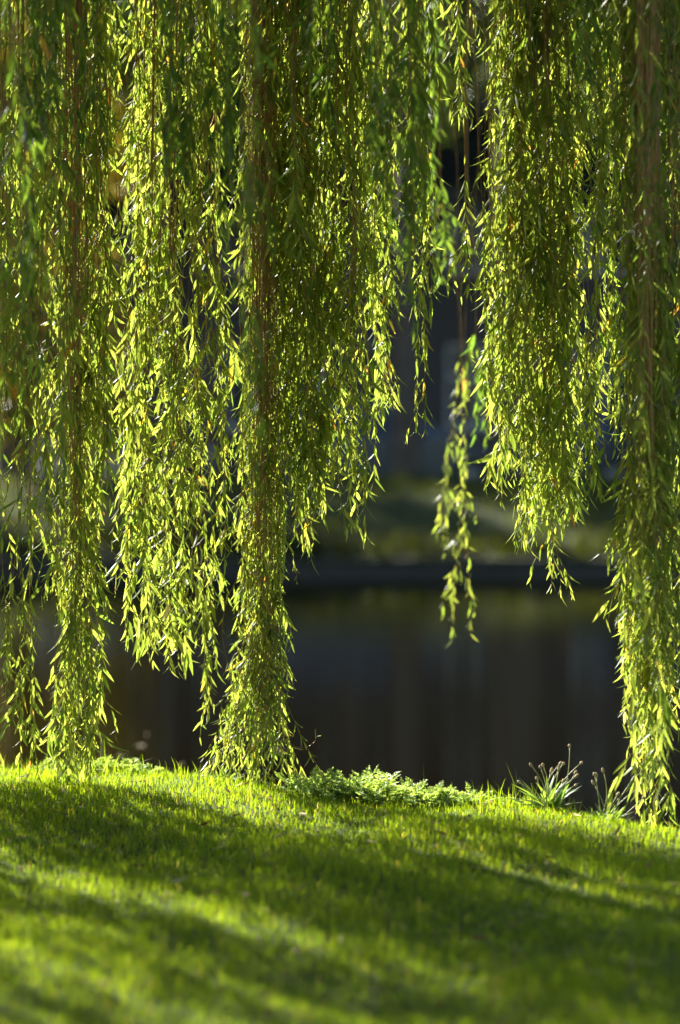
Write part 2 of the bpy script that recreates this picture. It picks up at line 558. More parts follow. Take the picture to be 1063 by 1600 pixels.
# the crown roof over and behind the camera, and the curtains behind it
nb = 5200
ang = R.random(nb) * 6.283; rr = np.sqrt(R.random(nb)) * 10.0
cx = 1.2 + np.cos(ang) * rr; cyy = -1.0 + np.sin(ang) * rr
cz = 5.0 + 3.2 * np.sqrt(np.clip(1 - (rr / 10.6) ** 2, 0, 1)) * R.random(nb) + .3
ok = cyy < 8.6 - .0 * cx
cen = np.stack([cx, cyy, cz], 1)[ok]
rim = R.random(2600) * 6.283
rim = rim[(np.sin(rim) < .45)]
rc = np.stack([1.2 + np.cos(rim) * R.uniform(8.5, 9.6, len(rim)), -1.0 + np.sin(rim) * R.uniform(8.5, 9.6, len(rim)), R.uniform(.4, 5.4, len(rim))], 1)
cen = np.concatenate([cen, rc])
B = (cen[:, None, :] + R.normal(0, 1, (len(cen), 14, 3)) * np.array([.16, .16, .26])).reshape(-1, 3)
n = len(B)
D = nrm(R.normal(0, .5, (n, 3)) + np.array([0, 0, -1.0])); S = nrm(np.cross(D, R.normal(0, 1, (n, 3))))
sz = R.uniform(.12, .2, n)
o = adopt(leaves_mesh('crown', B, D, S, sz, sz * .22, R.normal(-.1, .15, n), palette(n, 'shade'), M_leaf, willow))
o['kind'] = 'stuff'

tr = MB()
tr.tube([(1.9, -2.6, -.3), (1.85, -2.5, .6), (1.75, -2.3, 1.6), (1.6, -2.0, 2.6), (1.5, -1.8, 3.2)], [.62, .48, .42, .40, .34], 14)
adopt(tr.build('trunk', M_bark, willow, True))
def limb(pts, rs):
    m = MB(); m.tube(pts, rs, 9); return adopt(m.build('limb', M_bark, willow, True))
limb([(1.5, -1.8, 3.0), (.9, 0, 4.2), (.2, 3, 4.9), (-.2, 6, 4.9), (-.3, 8.2, 4.5), (-.3, 10.8, 4.9)], [.26, .2, .15, .1, .07, .03])
limb([(1.5, -1.8, 2.9), (-.2, .5, 4.1), (-2, 4, 4.8), (-3, 7.6, 4.6), (-3.3, 9.6, 4.9)], [.24, .18, .12, .08, .04])
limb([(1.5, -1.9, 2.9), (1.9, 1, 4.2), (1.9, 4, 4.7), (1.5, 7.2, 4.5), (1.3, 9.4, 4.7)], [.22, .16, .12, .08, .04])
limb([(1.6, -2, 2.8), (3, .5, 4), (3.6, 4, 4.5), (3.3, 6.8, 4.3)], [.2, .14, .1, .05])
for yy, z in ((6.6, 4.45), (7.5, 4.35), (8.05, 4.38), (9.0, 4.65), (10.3, 4.9)):
    limb([(-4.6, yy + .5, z - .15), (-2.8, yy + .2, z), (-.3, yy, z + .06), (1.5, yy - .2, z), (3.6, yy - .5, z - .2)], [.015, .035, .045, .035, .015])

# ------------------------------------------------------------------ near bank
def y_edge(x): return 8.02 - 2.5 * np.tanh(np.asarray(x) * .22)
def gz(x, y):
    x = np.asarray(x, float); y = np.asarray(y, float)
    e = y - (y_edge(x) + .05 * np.sin(x * 5.1) + .03 * np.sin(x * 13))
    base = .018 * np.sin(x * 1.7 + y * 1.1) + .012 * np.sin(x * 3.9 - y * 2.7) + .008 * np.sin(x * 9 + y * 7)
    drop = np.where(e > -.25, -((np.maximum(e, -.25) + .25) ** 2) * 1.5, 0)
    return base + np.maximum(drop, -1.3)
xs = np.concatenate([np.linspace(-60, -6, 28)[:-1], np.linspace(-6, 6, 241), np.linspace(6, 60, 28)[1:]])
ys = np.concatenate([np.linspace(-60, -2, 20)[:-1], np.linspace(-2, 13, 301)])
X, Y = np.meshgrid(xs, ys)
Zg = gz(X, Y)
nx = len(xs); ny = len(ys)
idx = np.arange(nx * ny).reshape(ny, nx)
Q = np.stack([idx[:-1, :-1], idx[:-1, 1:], idx[1:, 1:], idx[1:, :-1]], -1).reshape(-1, 4)
g = mesh_np('ground', np.stack([X, Y, Zg], -1), [Q], M_soil, smooth=True)
tag(g, kind='structure')

def blades(name, xy, z, h, wd, tint, mat, lean=.35, **kw):
    n = len(xy)
    B = np.column_stack([xy, z])
    az = R.random(n) * 6.283
    d = np.stack([np.cos(az), np.sin(az), np.zeros(n)], 1)
    s = np.stack([-np.sin(az + R.normal(0, .6, n)), np.cos(az), np.zeros(n)], 1)
    ln = np.abs(R.normal(0, lean, n))[:, None]
    up = np.array([0, 0, 1.0])
    hh = h[:, None]; ww = wd[:, None]
    v0 = B - s * ww; v1 = B + s * ww
    mid = B + up * hh * .55 + d * hh * ln * .3
    v2 = mid - s * ww * .8; v3 = mid + s * ww * .8
    v4 = B + up * hh * (1 - .25 * ln) + d * hh * ln
    V = np.stack([v0, v1, v3, v2, v4], 1).reshape(-1, 3)
    o = (np.arange(n) * 5)[:, None]
    Qf = o + np.array([[0, 1, 2, 3]]); Tf = o + np.array([[3, 2, 4]])
    return mesh_np(name, V, [Qf, Tf], mat, None, np.repeat(tint, 5, axis=0), **kw)

def scatter(n, x0, x1, y0, y1):
    xy = np.column_stack([R.uniform(x0, x1, n), R.uniform(y0, y1, n)])
    return xy[xy[:, 1] < y_edge(xy[:, 0]) + .22]
xy = np.concatenate([scatter(260000, -1.9, 1.9, 4.2, 9.2), scatter(70000, -7, 7, 1.0, 11.5)])
n = len(xy)
clump = .5 + .5 * np.sin(xy[:, 0] * 7.3 + 2 * np.sin(xy[:, 1] * 5)) * np.sin(xy[:, 1] * 8.1 + 1.5 * np.sin(xy[:, 0] * 6))
far = (np.abs(xy[:, 0]) > 1.9) | (xy[:, 1] < 4.2)
h = R.uniform(.014, .040, n) * np.where(R.random(n) < .04, 1.6, 1) * (.75 + .5 * clump) * np.where(far, 1.5, 1)
wd = R.uniform(.0009, .0017, n) * np.where(far, 2.0, 1)
edge_d = y_edge(xy[:, 0]) - xy[:, 1]
tall = (edge_d < .22) & (R.random(n) < .10 + .25 * clump)
h = np.where(tall, h * R.uniform(1.3, 2.8, n), h)
tint = np.array([0.070, 0.125, 0.010]) + (np.array([0.070, 0.066, .008])) * (R.random(n) * .6 + clump * .4)[:, None]
dry = R.random(n) < .03
tint[dry] = (.26, .22, .09)
gr = blades('grass', xy, gz(xy[:, 0], xy[:, 1]) - .004, h, wd, tint, M_grass, .55)
tag(gr, 'short lawn grass over the near bank, crossed by long shadows', 'grass', kind='stuff')

nl = 1500
lx = np.column_stack([R.uniform(-3, 3, nl), R.uniform(3.5, 9, nl)])
lx = lx[lx[:, 1] < y_edge(lx[:, 0])]; nl = len(lx)
az = R.random(nl) * 6.283
D = nrm(np.stack([np.cos(az), np.sin(az), R.normal(.1, .35, nl)], 1)); S = nrm(np.cross(D, np.array([0, 0, 1.0])) + R.normal(0, .3, (nl, 3)))
sz = R.uniform(.03, .065, nl)
ti = np.where(R.random((nl, 1)) < .5, np.array([[.14, .085, .04]]), np.array([[.28, .24, .10]])) * R.uniform(.5, 1.2, (nl, 1))
o = leaves_mesh('leaf_litter', np.column_stack([lx, gz(lx[:, 0], lx[:, 1]) + R.uniform(.012, .034, nl)]), D, S, sz, sz * .1, R.normal(.1, .2, nl), ti, M_dry, None)
tag(o, 'thin willow leaves dropped all over the near lawn', 'leaf litter', kind='stuff')

# ------------------------------------------------------------------ water
m, t, b, out = new_mat('water')
b.inputs['Base Color'].default_value = (0.0034, 0.0028, 0.0011, 1)
b.inputs['Roughness'].default_value = .04
b.inputs['IOR'].default_value = 1.33
tc = t.nodes.new('ShaderNodeTexCoord')
mp = t.nodes.new('ShaderNodeMapping'); mp.inputs['Scale'].default_value = (1.0, 2.2, 1)
n1 = t.nodes.new('ShaderNodeTexNoise'); n1.inputs['Scale'].default_value = 2.2; n1.inputs['Detail'].default_value = 3
n2 = t.nodes.new('ShaderNodeTexNoise'); n2.inputs['Scale'].default_value = .45; n2.inputs['Detail'].default_value = 2
ml = t.nodes.new('ShaderNodeMath'); ml.operation = 'MULTIPLY'
bp = t.nodes.new('ShaderNodeBump'); bp.inputs['Strength'].default_value = .035; bp.inputs['Distance'].default_value = .06
t.links.new(tc.outputs['Object'], mp.inputs[0])
t.links.new(mp.outputs[0], n1.inputs['Vector']); t.links.new(mp.outputs[0], n2.inputs['Vector'])
t.links.new(n1.outputs['Fac'], ml.inputs[0]); t.links.new(n2.outputs['Fac'], ml.inputs[1])
mp3 = t.nodes.new('ShaderNodeMapping'); mp3.inputs['Scale'].default_value = (.9, 5.0, 1); mp3.inputs['Rotation'].default_value = (0, 0, .12)
n3 = t.nodes.new('ShaderNodeTexNoise'); n3.inputs['Scale'].default_value = 3.5; n3.inputs['Detail'].default_value = 4
mr = t.nodes.new('ShaderNodeMath'); mr.operation = 'MULTIPLY'; mr.inputs[1].default_value = .5
ma = t.nodes.new('ShaderNodeMath'); ma.operation = 'ADD'
t.links.new(tc.outputs['Object'], mp3.inputs[0]); t.links.new(mp3.outputs[0], n3.inputs['Vector'])
t.links.new(n3.outputs['Fac'], mr.inputs[0]); t.links.new(mr.outputs[0], ma.inputs[0]); t.links.new(ml.outputs[0], ma.inputs[1])
t.links.new(ma.outputs[0], bp.inputs['Height']); t.links.new(bp.outputs[0], b.inputs['Normal'])
M_water = m
wm = MB(); wm.add([(-120, 2, -.7), (120, 2, -.7), (120, 29.6, -.7), (-120, 29.6, -.7)], [(0, 1, 2, 3)])
tag(wm.build('water', M_water), kind='structure')

# ------------------------------------------------------------------ far bank
M_far_grass = noise_mat('far_grass', (0.014, 0.028, 0.009), (0.038, 0.052, 0.014), 1.6, .95, .3)
M_asph = noise_mat('asphalt', (.035, .036, .04), (.06, .06, .065), 8, .85)
M_kerb = noise_mat('kerb_stone', (.22, .21, .2), (.32, .31, .29), 3, .85)
M_pave = noise_mat('paving', (.16, .15, .14), (.24, .23, .21), 5, .9)

def brick_mat(name, c1, c2, mortar, scale=1.0, bw=.24, rh=.075):
    m, t, b, out = new_mat(name)
    tc = t.nodes.new('ShaderNodeTexCoord')
    sep = t.nodes.new('ShaderNodeSeparateXYZ'); cmb = t.nodes.new('ShaderNodeCombineXYZ')
    t.links.new(tc.outputs['Object'], sep.inputs[0])
    t.links.new(sep.outputs[0], cmb.inputs[0]); t.links.new(sep.outputs[2], cmb.inputs[1])
    br = t.nodes.new('ShaderNodeTexBrick')
    br.inputs['Color1'].default_value = (*c1, 1); br.inputs['Color2'].default_value = (*c2, 1); br.inputs['Mortar'].default_value = (*mortar, 1)
    br.inputs['Scale'].default_value = scale; br.inputs['Brick Width'].default_value = bw; br.inputs['Row Height'].default_value = rh
    br.inputs['Mortar Size'].default_value = .012
    t.links.new(cmb.outputs[0], br.inputs['Vector'])
    t.links.new(br.outputs[0], b.inputs['Base Color'])
    b.inputs['Roughness'].default_value = .9
    return m
M_quay = brick_mat('quay_stone', (.045, .045, .035), (.065, .06, .05), (.03, .03, .025), bw=.6, rh=.2)
M_quay_top = noise_mat('mossy_coping', (.025, .03, .015), (.05, .05, .03), 2.5, .95)
q = empty('quay_wall', (0, 29.5, 0)); tag(q, 'low dark stone wall holding up the far bank at the waterline', 'wall')
m1 = MB(); m1.box(-110, 110, 0, .12, -.9, -.562); m1.build('masonry', M_quay, q)
m1 = MB(); m1.box(-110, 110, -.05, .14, -.56, -.50); m1.build('coping', M_quay_top, q)

def sheet(name, pts, x0, x1, mat, nxs=60, amp=0.0):
    xs = np.linspace(x0, x1, nxs); yy = []; zz = []
    for (a, b) in zip(pts[:-1], pts[1:]):
        for k in range(8):
            f = k / 8; yy.append(a[0] * (1 - f) + b[0] * f); zz.append(a[1] * (1 - f) + b[1] * f)
    yy.append(pts[-1][0]); zz.append(pts[-1][1])
    X, Y = np.meshgrid(xs, yy); Z = np.repeat(np.array(zz)[:, None], nxs, 1)
    edge = np.ones_like(Z); edge[0] = 0; edge[-1] = 0
    Z = Z + amp * edge * np.sin(X * .9 + Y) * np.cos(X * .37 - Y * .8)
    i = np.arange(X.size).reshape(X.shape)
    Q = np.stack([i[:-1, :-1], i[:-1, 1:], i[1:, 1:], i[1:, :-1]], -1).reshape(-1, 4)
    return tag(mesh_np(name, np.stack([X, Y, Z], -1), [Q], mat, smooth=True), kind='structure')
sheet('far_bank', [(29.6, -.54), (30.0, -.46), (31.0, -.30), (32, -.02), (34.2, .33), (35.5, .22), (36.6, .02)], -110, 110, M_far_grass, 220, .04)
sheet('road', [(36.6, -.06), (44.0, -.06)], -110, 110, M_asph)
sheet('pavement', [(44.0, .07), (400, .07)], -400, 400, M_pave)
kb = MB(); kb.box(-110, 110, 36.5, 36.64, -.2, .06); kb.box(-110, 110, 43.9, 44.03, -.2, .08)
tag(kb.build('kerb', M_kerb), kind='structure')

nf = 45000
xy = np.column_stack([R.uniform(-14, 14, nf), 29.66 + 6.7 * R.random(nf) ** 1.3])
zf = np.interp(xy[:, 1], [29.6, 30, 31, 32, 34.2, 35.5, 36.6], [-.54, -.46, -.30, -.02, .33, .22, .02]) - .02
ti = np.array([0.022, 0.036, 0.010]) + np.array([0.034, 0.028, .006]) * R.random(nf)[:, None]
ti[xy[:, 1] < 31.2] *= .45  # shade along the waterline put into the blade colour
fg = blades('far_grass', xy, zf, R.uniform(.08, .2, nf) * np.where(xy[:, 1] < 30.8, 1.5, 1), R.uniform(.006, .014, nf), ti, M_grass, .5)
tag(fg, 'rough grass on the far bank across the river', 'grass', kind='stuff')

# ------------------------------------------------------------------ far buildings
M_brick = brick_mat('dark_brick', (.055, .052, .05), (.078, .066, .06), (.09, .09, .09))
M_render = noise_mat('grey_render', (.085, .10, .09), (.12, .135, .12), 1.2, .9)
M_frame = noise_mat('window_paint', (.55, .56, .55), (.66, .66, .64), 4, .5)
M_stone = noise_mat('sill_stone', (.24, .24, .23), (.32, .31, .29), 4, .8)
m, t, b, out = new_mat('window_glass')
b.inputs['Base Color'].default_value = (.035, .045, .055, 1); b.inputs['Roughness'].default_value = .08; b.inputs['IOR'].default_value = 1.5
M_glass = m
M_roof = noise_mat('slate', (.06, .06, .07), (.11, .11, .12), 3, .7)
M_door = noise_mat('door_paint', (.03, .05, .045), (.04, .065, .06), 3, .4)

def facade(name, x0, x1, y, floors, pitch, ww, wh, wall_m, label, fh=3.1, sill0=.95):
    root = empty(name, ((x0 + x1) / 2, y, .07)); tag(root, label, 'building')
    W = x1 - x0; H = floors * fh + .6
    n = int(W // pitch); off = (W - n * pitch) / 2
    xs = [-W / 2 + off + pitch * (i + .5) for i in range(n)]
    mb = MB(); holes = []
    doors = {n // 4, 3 * n // 4}
    cuts = []
    z = 0
    for fl in range(floors):
        s0 = fl * fh + sill0; s1 = s0 + wh
        mb.box(-W / 2, W / 2, 0, .3, z + (.001 if z else -.2), s0)
        px = -W / 2
        for i, x in enumerate(xs):
            mb.box(px, x - ww / 2, 0, .3, s0 + .001, s1)
            px = x + ww / 2
            holes.append((x, s0, fl, i))
        mb.box(px, W / 2, 0, .3, s0 + .001, s1)
        z = s1
    mb.box(-W / 2, W / 2, 0, .3, z + .001, H)
    mb.box(-W / 2, W / 2, 8.0, 8.3, -.2, H); mb.box(-W / 2, -W / 2 + .3, .31, 7.99, -.2, H); mb.box(W / 2 - .3, W / 2, .31, 7.99, -.2, H)
    mb.build('wall', wall_m, root)
    rb = MB(); rb.add([(-W / 2 - .3, -.35, H + .002), (W / 2 + .3, -.35, H + .002), (W / 2 + .3, 8.6, H + .002), (-W / 2 - .3, 8.6, H + .002),
                       (-W / 2 - .3, 4.1, H + 1.6), (W / 2 + .3, 4.1, H + 1.6)],
                      [(3, 2, 1, 0), (0, 1, 5, 4), (2, 3, 4, 5), (0, 4, 3), (1, 2, 5)])
    rf = rb.build('roof', M_roof, root)
    ch = MB(); ch.box(-W / 6, -W / 6 + .9, 3.6, 4.5, H + .9, H + 2.6); ch.build('chimney', M_brick, rf)
    # one window: frame with glazing bars, pane behind
    fm = MB(); e = .07
    fm.box(-ww / 2, ww / 2, .10, .16, 0, e); fm.box(-ww / 2, ww / 2, .10, .16, wh - e, wh)
    fm.box(-ww / 2, -ww / 2 + e, .10, .16, e, wh - e); fm.box(ww / 2 - e, ww / 2, .10, .16, e, wh - e)
    fm.box(-.025, .025, .11, .15, e, wh - e); fm.box(-ww / 2 + e, ww / 2 - e, .108, .152, wh * .6, wh * .6 + .05)
    w0 = fm.build('window', M_frame, root)
    pn = MB(); pn.box(-ww / 2 + .03, ww / 2 - .03, .125, .135, .03, wh - .03); pn.build('pane', M_glass, w0)
    sl = MB(); sl.box(-ww / 2 - .08, ww / 2 + .08, -.08, .098, -.09, -.002); sl.build('sill', M_stone, w0)
    first = True
    for (x, s0, fl, i) in holes:
        wv = w0 if first else copy_tree(w0, root)
        first = False
        wv.location = (x, 0, s0)
    for i in doors:
        d = MB(); x = xs[i] + pitch / 2
        d.box(x - .5, x + .5, -.045, -.003, -.0, 2.1)
        dd = d.build('door', M_door, root)
        hd = MB(); hd.tube([(x + .38, -.09, 1.0), (x + .38, -.05, 1.0)], .025, 8); hd.build('handle', M_stone, dd)
        fr = MB(); fr.box(x - .58, x - .502, -.06, -.001, 0, 2.2); fr.box(x + .502, x + .58, -.06, -.001, 0, 2.2); fr.box(x - .5, x + .5, -.06, -.001, 2.102, 2.2)
        fr.build('door_frame', M_frame, root)
    return root
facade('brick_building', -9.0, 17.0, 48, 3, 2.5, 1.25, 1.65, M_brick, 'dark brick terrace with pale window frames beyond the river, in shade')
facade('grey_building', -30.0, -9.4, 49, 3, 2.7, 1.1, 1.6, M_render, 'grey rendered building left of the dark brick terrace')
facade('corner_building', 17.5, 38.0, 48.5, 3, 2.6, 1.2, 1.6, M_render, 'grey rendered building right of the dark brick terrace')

# ------------------------------------------------------------------ far trees
def far_tree(px, d, zb, r, h, blobs, nl, tintk, label, name='street_tree', lsz=.10):
    p = P(px, 650, d); x = p[0]
    root = empty(name, (x, d, zb)); tag(root, label, 'tree', 'trees across the river')
    t = MB()
    t.tube([(0, 0, -.3), (0, 0, .15), (.03, 0, h * .25), (-.02, .05, h * .55), (.05, 0, h * .8), (0, 0, h * .97)], [r * 1.5, r * 1.08, r * .95, r * .8, r * .45, r * .12], 12)
    for (bx, by, bz, br) in blobs:
        z0 = max(h * .35, bz - 1.6)
        t.tube([(0, 0, z0), (bx * .5, by * .5, (z0 + bz) / 2 + .1), (bx, by, bz)], [r * .4, r * .22, .02], 7)
        for k in range(4):
            v = R.normal(0, 1, 3); v /= np.linalg.norm(v)
            t.tube([(bx * .6, by * .6, bz - .3), (bx + v[0] * br * .8, by + v[1] * br * .8, bz + v[2] * br * .7)], [.04, .01], 5)
    t.build('trunk', M_bark, root, True)
    B = []
    tot = sum(b[3] ** 2 for b in blobs)
    for (bx, by, bz, br) in blobs:
        nc = max(6, int(nl / 18 * br ** 2 / tot))
        v = nrm(R.normal(0, 1, (nc, 3))) * (R.random(nc) ** .4)[:, None] * br * R.uniform(.75, 1.15, (nc, 1))
        c = v * np.array([1, 1, .75]) + np.array([bx, by, bz])
        B.append((c[:, None, :] + R.normal(0, .16, (nc, 18, 3))).reshape(-1, 3))
    B = np.concatenate(B); n = len(B)
    D = nrm(R.normal(0, 1, (n, 3)) + np.array([0, 0, -.4])); S = nrm(np.cross(D, R.normal(0, 1, (n, 3))))
    sz = R.uniform(.7, 1.3, n) * lsz
    a, bb = {'dark': ((.018, .036, .030), (.040, .066, .048)), 'gold': ((.12, .11, .012), (.26, .21, .02)), 'green': ((.03, .055, .012), (.08, .11, .02))}[tintk]
    ti = np.array(a) + (np.array(bb) - np.array(a)) * R.random(n)[:, None]
    leaves_mesh('crown', B, D, S, sz, sz * .32, R.normal(0, .2, n), ti, M_crown, root)
    return root

far_tree(635, 36.2, 0.0, .21, 8.5, [(.2, 0, 6.2, 1.0), (-1.3, .3, 6.9, 1.1), (1.1, -.2, 7.6, 1.0), (-.3, .4, 8.3, 1.2), (-1.7, 0, 5.6, .7)], 6000, 'green',
         'slim dark trunk with thin golden leaves, seen in the gap between the hanging curtains')
far_tree(800, 35.6, 0.1, .30, 9.5, [(-.9, 0, 6.6, .9), (.9, 0, 7.4, 1.3), (0, .6, 8.6, 1.6), (2.0, 0, 6.2, 1.1)], 7000, 'green',
         'stout far trunk behind the right hand curtain of willow')
far_tree(245, 36.4, 0.0, .24, 9.0, [(0, 0, 7, 1.5), (1.4, 0, 8, 1.4), (-1.3, .3, 7.6, 1.5)], 9000, 'green',
         'far tree behind the second curtain from the left')
far_tree(20, 35.2, 0.15, .28, 8.0, [(1.4, -.6, .9, .75), (.1, -.6, 1.1, .9), (1.2, -.3, 2.0, .9), (-.5, -.4, 2.0, 1.2), (0, 0, 3.2, 1.5), (-1.2, 0, 4.4, 1.7), (.3, .2, 5.4, 1.8), (-.7, 0, 6.8, 1.7)], 16000, 'gold',
         'golden leafy tree behind the leftmost curtain, its glow mirrored in the water')
far_tree(1010, 36.0, 0.0, .26, 9.5, [(0, 0, 6.5, 1.5), (1, .2, 7.8, 1.6), (-.9, 0, 8.2, 1.3)], 9000, 'green',
         'far tree behind the rightmost curtain of willow')
for px, d, lab in ((-420, 36.2, 'far tree outside the curtains, beyond the left side'), (1500, 36.0, 'far tree outside the curtains, beyond the right side')):
    far_tree(px, d, 0, .27, 9, [(0, 0, 6.0, 1.8), (1.2, 0, 7.6, 1.6), (-1.2, 0, 7.4, 1.6)], 9000, 'green', lab)
for px, lab in ((545, 'dark evergreen close before the brick terrace, left of the slim trunk'), (830, 'dark evergreen before the brick terrace, behind the right hand curtain over the water'),
                (330, 'dark evergreen before the brick terrace, behind the second curtain'), (100, 'dark evergreen before the far buildings, behind the leftmost curtain'),
                (-60, 'dark evergreen added unseen beyond the left edge to shade the far bank, first past the leftmost curtain'), (-330, 'dark evergreen added unseen beyond the left edge to shade the far bank, second past the leftmost curtain'),  # evergreens past the left edge are added to shade the far bank
                (-860, 'dark evergreen added unseen beyond the left edge to shade the far bank, farthest past the leftmost curtain'),
                (1010, 'dark evergreen before the brick terrace, behind the rightmost willow curtain')):
    k = R.uniform(-.3, .3)
    far_tree(px, 45.6, .07, .22, 11.5, [(0, 0, 6.2, 1.7), (.5 + k, 0, 7.8, 1.8), (-.6, 0, 8.8, 1.7), (0, 0, 10.3, 1.5), (k, 0, 11.6, 1.0)], 15000, 'dark', lab, 'evergreen_tree', .12)

# ------------------------------------------------------------------ parked cars
def paint(name, c):
    m, t, b, out = new_mat(name)
    b.inputs['Base Color'].default_value = (*c, 1); b.inputs['Roughness'].default_value = .3; b.inputs['Metallic'].default_value = .2
    b.inputs['Coat Weight'].default_value = .6
    return m
M_tyre = noise_mat('rubber', (.015, .015, .015), (.03, .03, .03), 10, .8)
M_rim = paint('alloy', (.45, .46, .48))
M_lamp = paint('lamp_lens', (.7, .7, .72)); M_red = paint('tail_lens', (.4, .02, .02))
def car(px, d, col, label, flip=False):
    root = empty('parked_car', (P(px, 650, d)[0], d, -.056), math.pi if flip else 0)
    tag(root, label, 'car', 'cars parked across the river')
    pm = paint('car_paint', col)
    prof = [(-2.05, .32), (-2.1, .62), (-1.98, .86), (-1.75, .93), (1.0, .95), (1.75, .84), (2.05, .66), (2.1, .34), (1.75, .24), (-1.7, .24)]
    cab = [(-1.8, .932), (-1.45, 1.38), (-1.1, 1.46), (.05, 1.47), (.35, 1.38), (1.05, .952)]
    mb = MB()
    def loft(pr, hws):
        n = len(pr); secs = []
        for k, (sx, hw) in enumerate(hws):
            secs.append([(x * sx, hw, z) for x, z in pr])
        vs = [v for s_ in secs for v in s_]
        fs = [tuple(range(n))[::-1], tuple((len(secs) - 1) * n + i for i in range(n))]
        for k in range(len(secs) - 1):
            for i in range(n):
                j = (i + 1) % n
                fs.append((k * n + i, k * n + j, (k + 1) * n + j, (k + 1) * n + i))
        mb.add(vs, fs)
    loft(prof, [(.95, -.86), (1, -.78), (1, .78), (.95, .86)])
    body = mb.build('body', pm, root)
    mb = MB(); n = len(cab)
    vs = []
    for sgn in (-1, 1):
        for x, z in cab:
            vs.append((x, sgn * (.80 - (z - .93) * .33), z))
    mb.add(vs, [tuple(range(n))[::-1], tuple(n + i for i in range(n))] + [(i, (i + 1) % n, n + (i + 1) % n, n + i) for i in range(n)])
    mb.build('cabin', pm, root)
    mb = MB()
    for sgn in (-1, 1):
        for (a0, a1, b0, b1) in ((-1.5, -1.24, -.42, -.42), (-.34, -.34, .78, .24)):
            mb = MB()
            q = [(a0, .98), (b0, .98), (b1, 1.36), (a1, 1.36)]
            vv = [(x, sgn * (.80 - (z - .93) * .33 + .006), z) for x, z in q] + [(x, sgn * (.80 - (z - .93) * .33 - .01), z) for x, z in q]
            mb.add(vv, [(0, 1, 2, 3), (7, 6, 5, 4), (0, 4, 5, 1), (1, 5, 6, 2), (2, 6, 7, 3), (3, 7, 4, 0)])
            mb.build('side_window', M_glass, root)
    mb = MB(); mb.add([(1.02, -.68, .99), (1.02, .68, .99), (.42, .6, 1.36), (.42, -.6, 1.36)], [(0, 1, 2, 3)]); mb.build('windscreen', M_glass, root)
    for sx in (-1.32, 1.33):
        for sy in (-1, 1):
            tb = MB(); tb.tube([(0, -.1, 0), (0, .1, 0)], .31, 20); wh = tb.build('wheel', M_tyre, root)
            wh.location = (sx, sy * .775, .31)
            rb = MB(); rb.tube([(0, sy * .101, 0), (0, sy * .118, 0)], .19, 12); rb.build('rim', M_rim, wh)
    for sy in (-1, 1):
        lb = MB(); lb.box(1.93, 2.08, sy * .6 - .13, sy * .6 + .13, .62, .74); lb.build('headlight', M_lamp, root)
        lb = MB(); lb.box(-2.09, -1.99, sy * .66 - .09, sy * .66 + .09, .66, .84); lb.build('tail_light', M_red, root)
    return root
car(600, 38.0, (.08, .10, .125), 'blue grey parked car behind the slim far trunk')
car(5, 37.9, (.62, .62, .62), 'whitish parked car behind the leftmost willow curtain', True)
car(1080, 38.0, (.05, .06, .09), 'dark parked car behind the rightmost willow curtain')
car(150, 42.6, (.04, .04, .05), 'black parked car on the far side of the road')

# ------------------------------------------------------------------ plants along the near edge
def ground_pt(px, off=-.1):
    x = P(px, 1240, 8.0)[0]
    y = 8.0
    for _ in range(6):
        y = float(y_edge(x)) + off
        x = (px - 531.5) / FPX * y
    return np.array([x, y, float(gz(x, y))])

def yarrow(px, off, size, nf, label=None):
    p = ground_pt(px, off)
    root = None
    Bs, Ds, Ss, Ls = [], [], [], []
    ribs = MB()
    for k in range(nf):
        az = R.random() * 6.28; ln = size * R.uniform(.7, 1.2); out = R.uniform(.35, .95)
        n = 24; t = np.linspace(0, 1, n)[:, None]
        h = np.array([math.cos(az), math.sin(az), 0]); 
        b0 = np.array([R.normal(0, .05), R.normal(0, .04), 0])
        pts = b0 + h * out * ln * t + np.array([0, 0, 1]) * ln * (.95 * t - .45 * out * t ** 2)
        ribs.tube(pts, np.linspace(.0012, .0004, n), 3, False)
        tg = nrm(np.gradient(pts, axis=0))
        side = nrm(np.cross(tg, np.array([0, 0, 1.0])))
        for sgn in (-1, 1):
            for rep in range(2):
                wl = .021 * np.sin(np.pi * (.12 + .86 * t[2:, 0])) + .003
                Bs.append(pts[2:] + tg[2:] * .004 * rep); Ds.append(nrm(side[2:] * sgn + tg[2:] * .5 + R.normal(0, .25, (n - 2, 3))))
                Ss.append(nrm(np.cross(Ds[-1], R.normal(0, 1, (n - 2, 3))))); Ls.append(wl)
    B = np.concatenate(Bs); D = np.concatenate(Ds); S = np.concatenate(Ss); L = np.concatenate(Ls)
    n = len(B)
    ti = np.array([.11, .18, .04]) + np.array([.07, .07, .02]) * R.random(n)[:, None]
    root = leaves_mesh('yarrow_plant', B, D, S, L, L * .07 + .0008, R.normal(0, .1, n), ti, M_weed, None)
    rb = ribs.build('stem', M_weed_stem, root)
    root.location = p
    return root
M_weed_stem = noise_mat('weed_stem', (.20, .24, .08), (.32, .34, .14), 20, .6)
lab = 'feathery yarrow plant in the bushy fringe between the trunk-like curtain and the plantains'
for px in list(range(488, 742, 13)):
    o = yarrow(px + R.uniform(-8, 8), R.uniform(-.20, .02), R.uniform(.07, .14) * (1 if px < 600 else .8), 15)
    tag(o, lab, 'plant', 'yarrow along the bank edge right of centre')
for px in range(70, 330, 20):
    o = yarrow(px + R.uniform(-4, 4), R.uniform(-.12, .04), .055, 10)
    tag(o, 'small feathery yarrow plant along the edge between the left curtain and the trunk-like curtain', 'plant', 'yarrow along the bank edge on the left')
for px in (905, 1035, 1058, 800, 770):
    o = yarrow(px, R.uniform(-.1, 0), .05, 10)
    tag(o, 'low yarrow plant on the bank edge beside the plantains', 'plant', 'yarrow along the bank edge on the right')

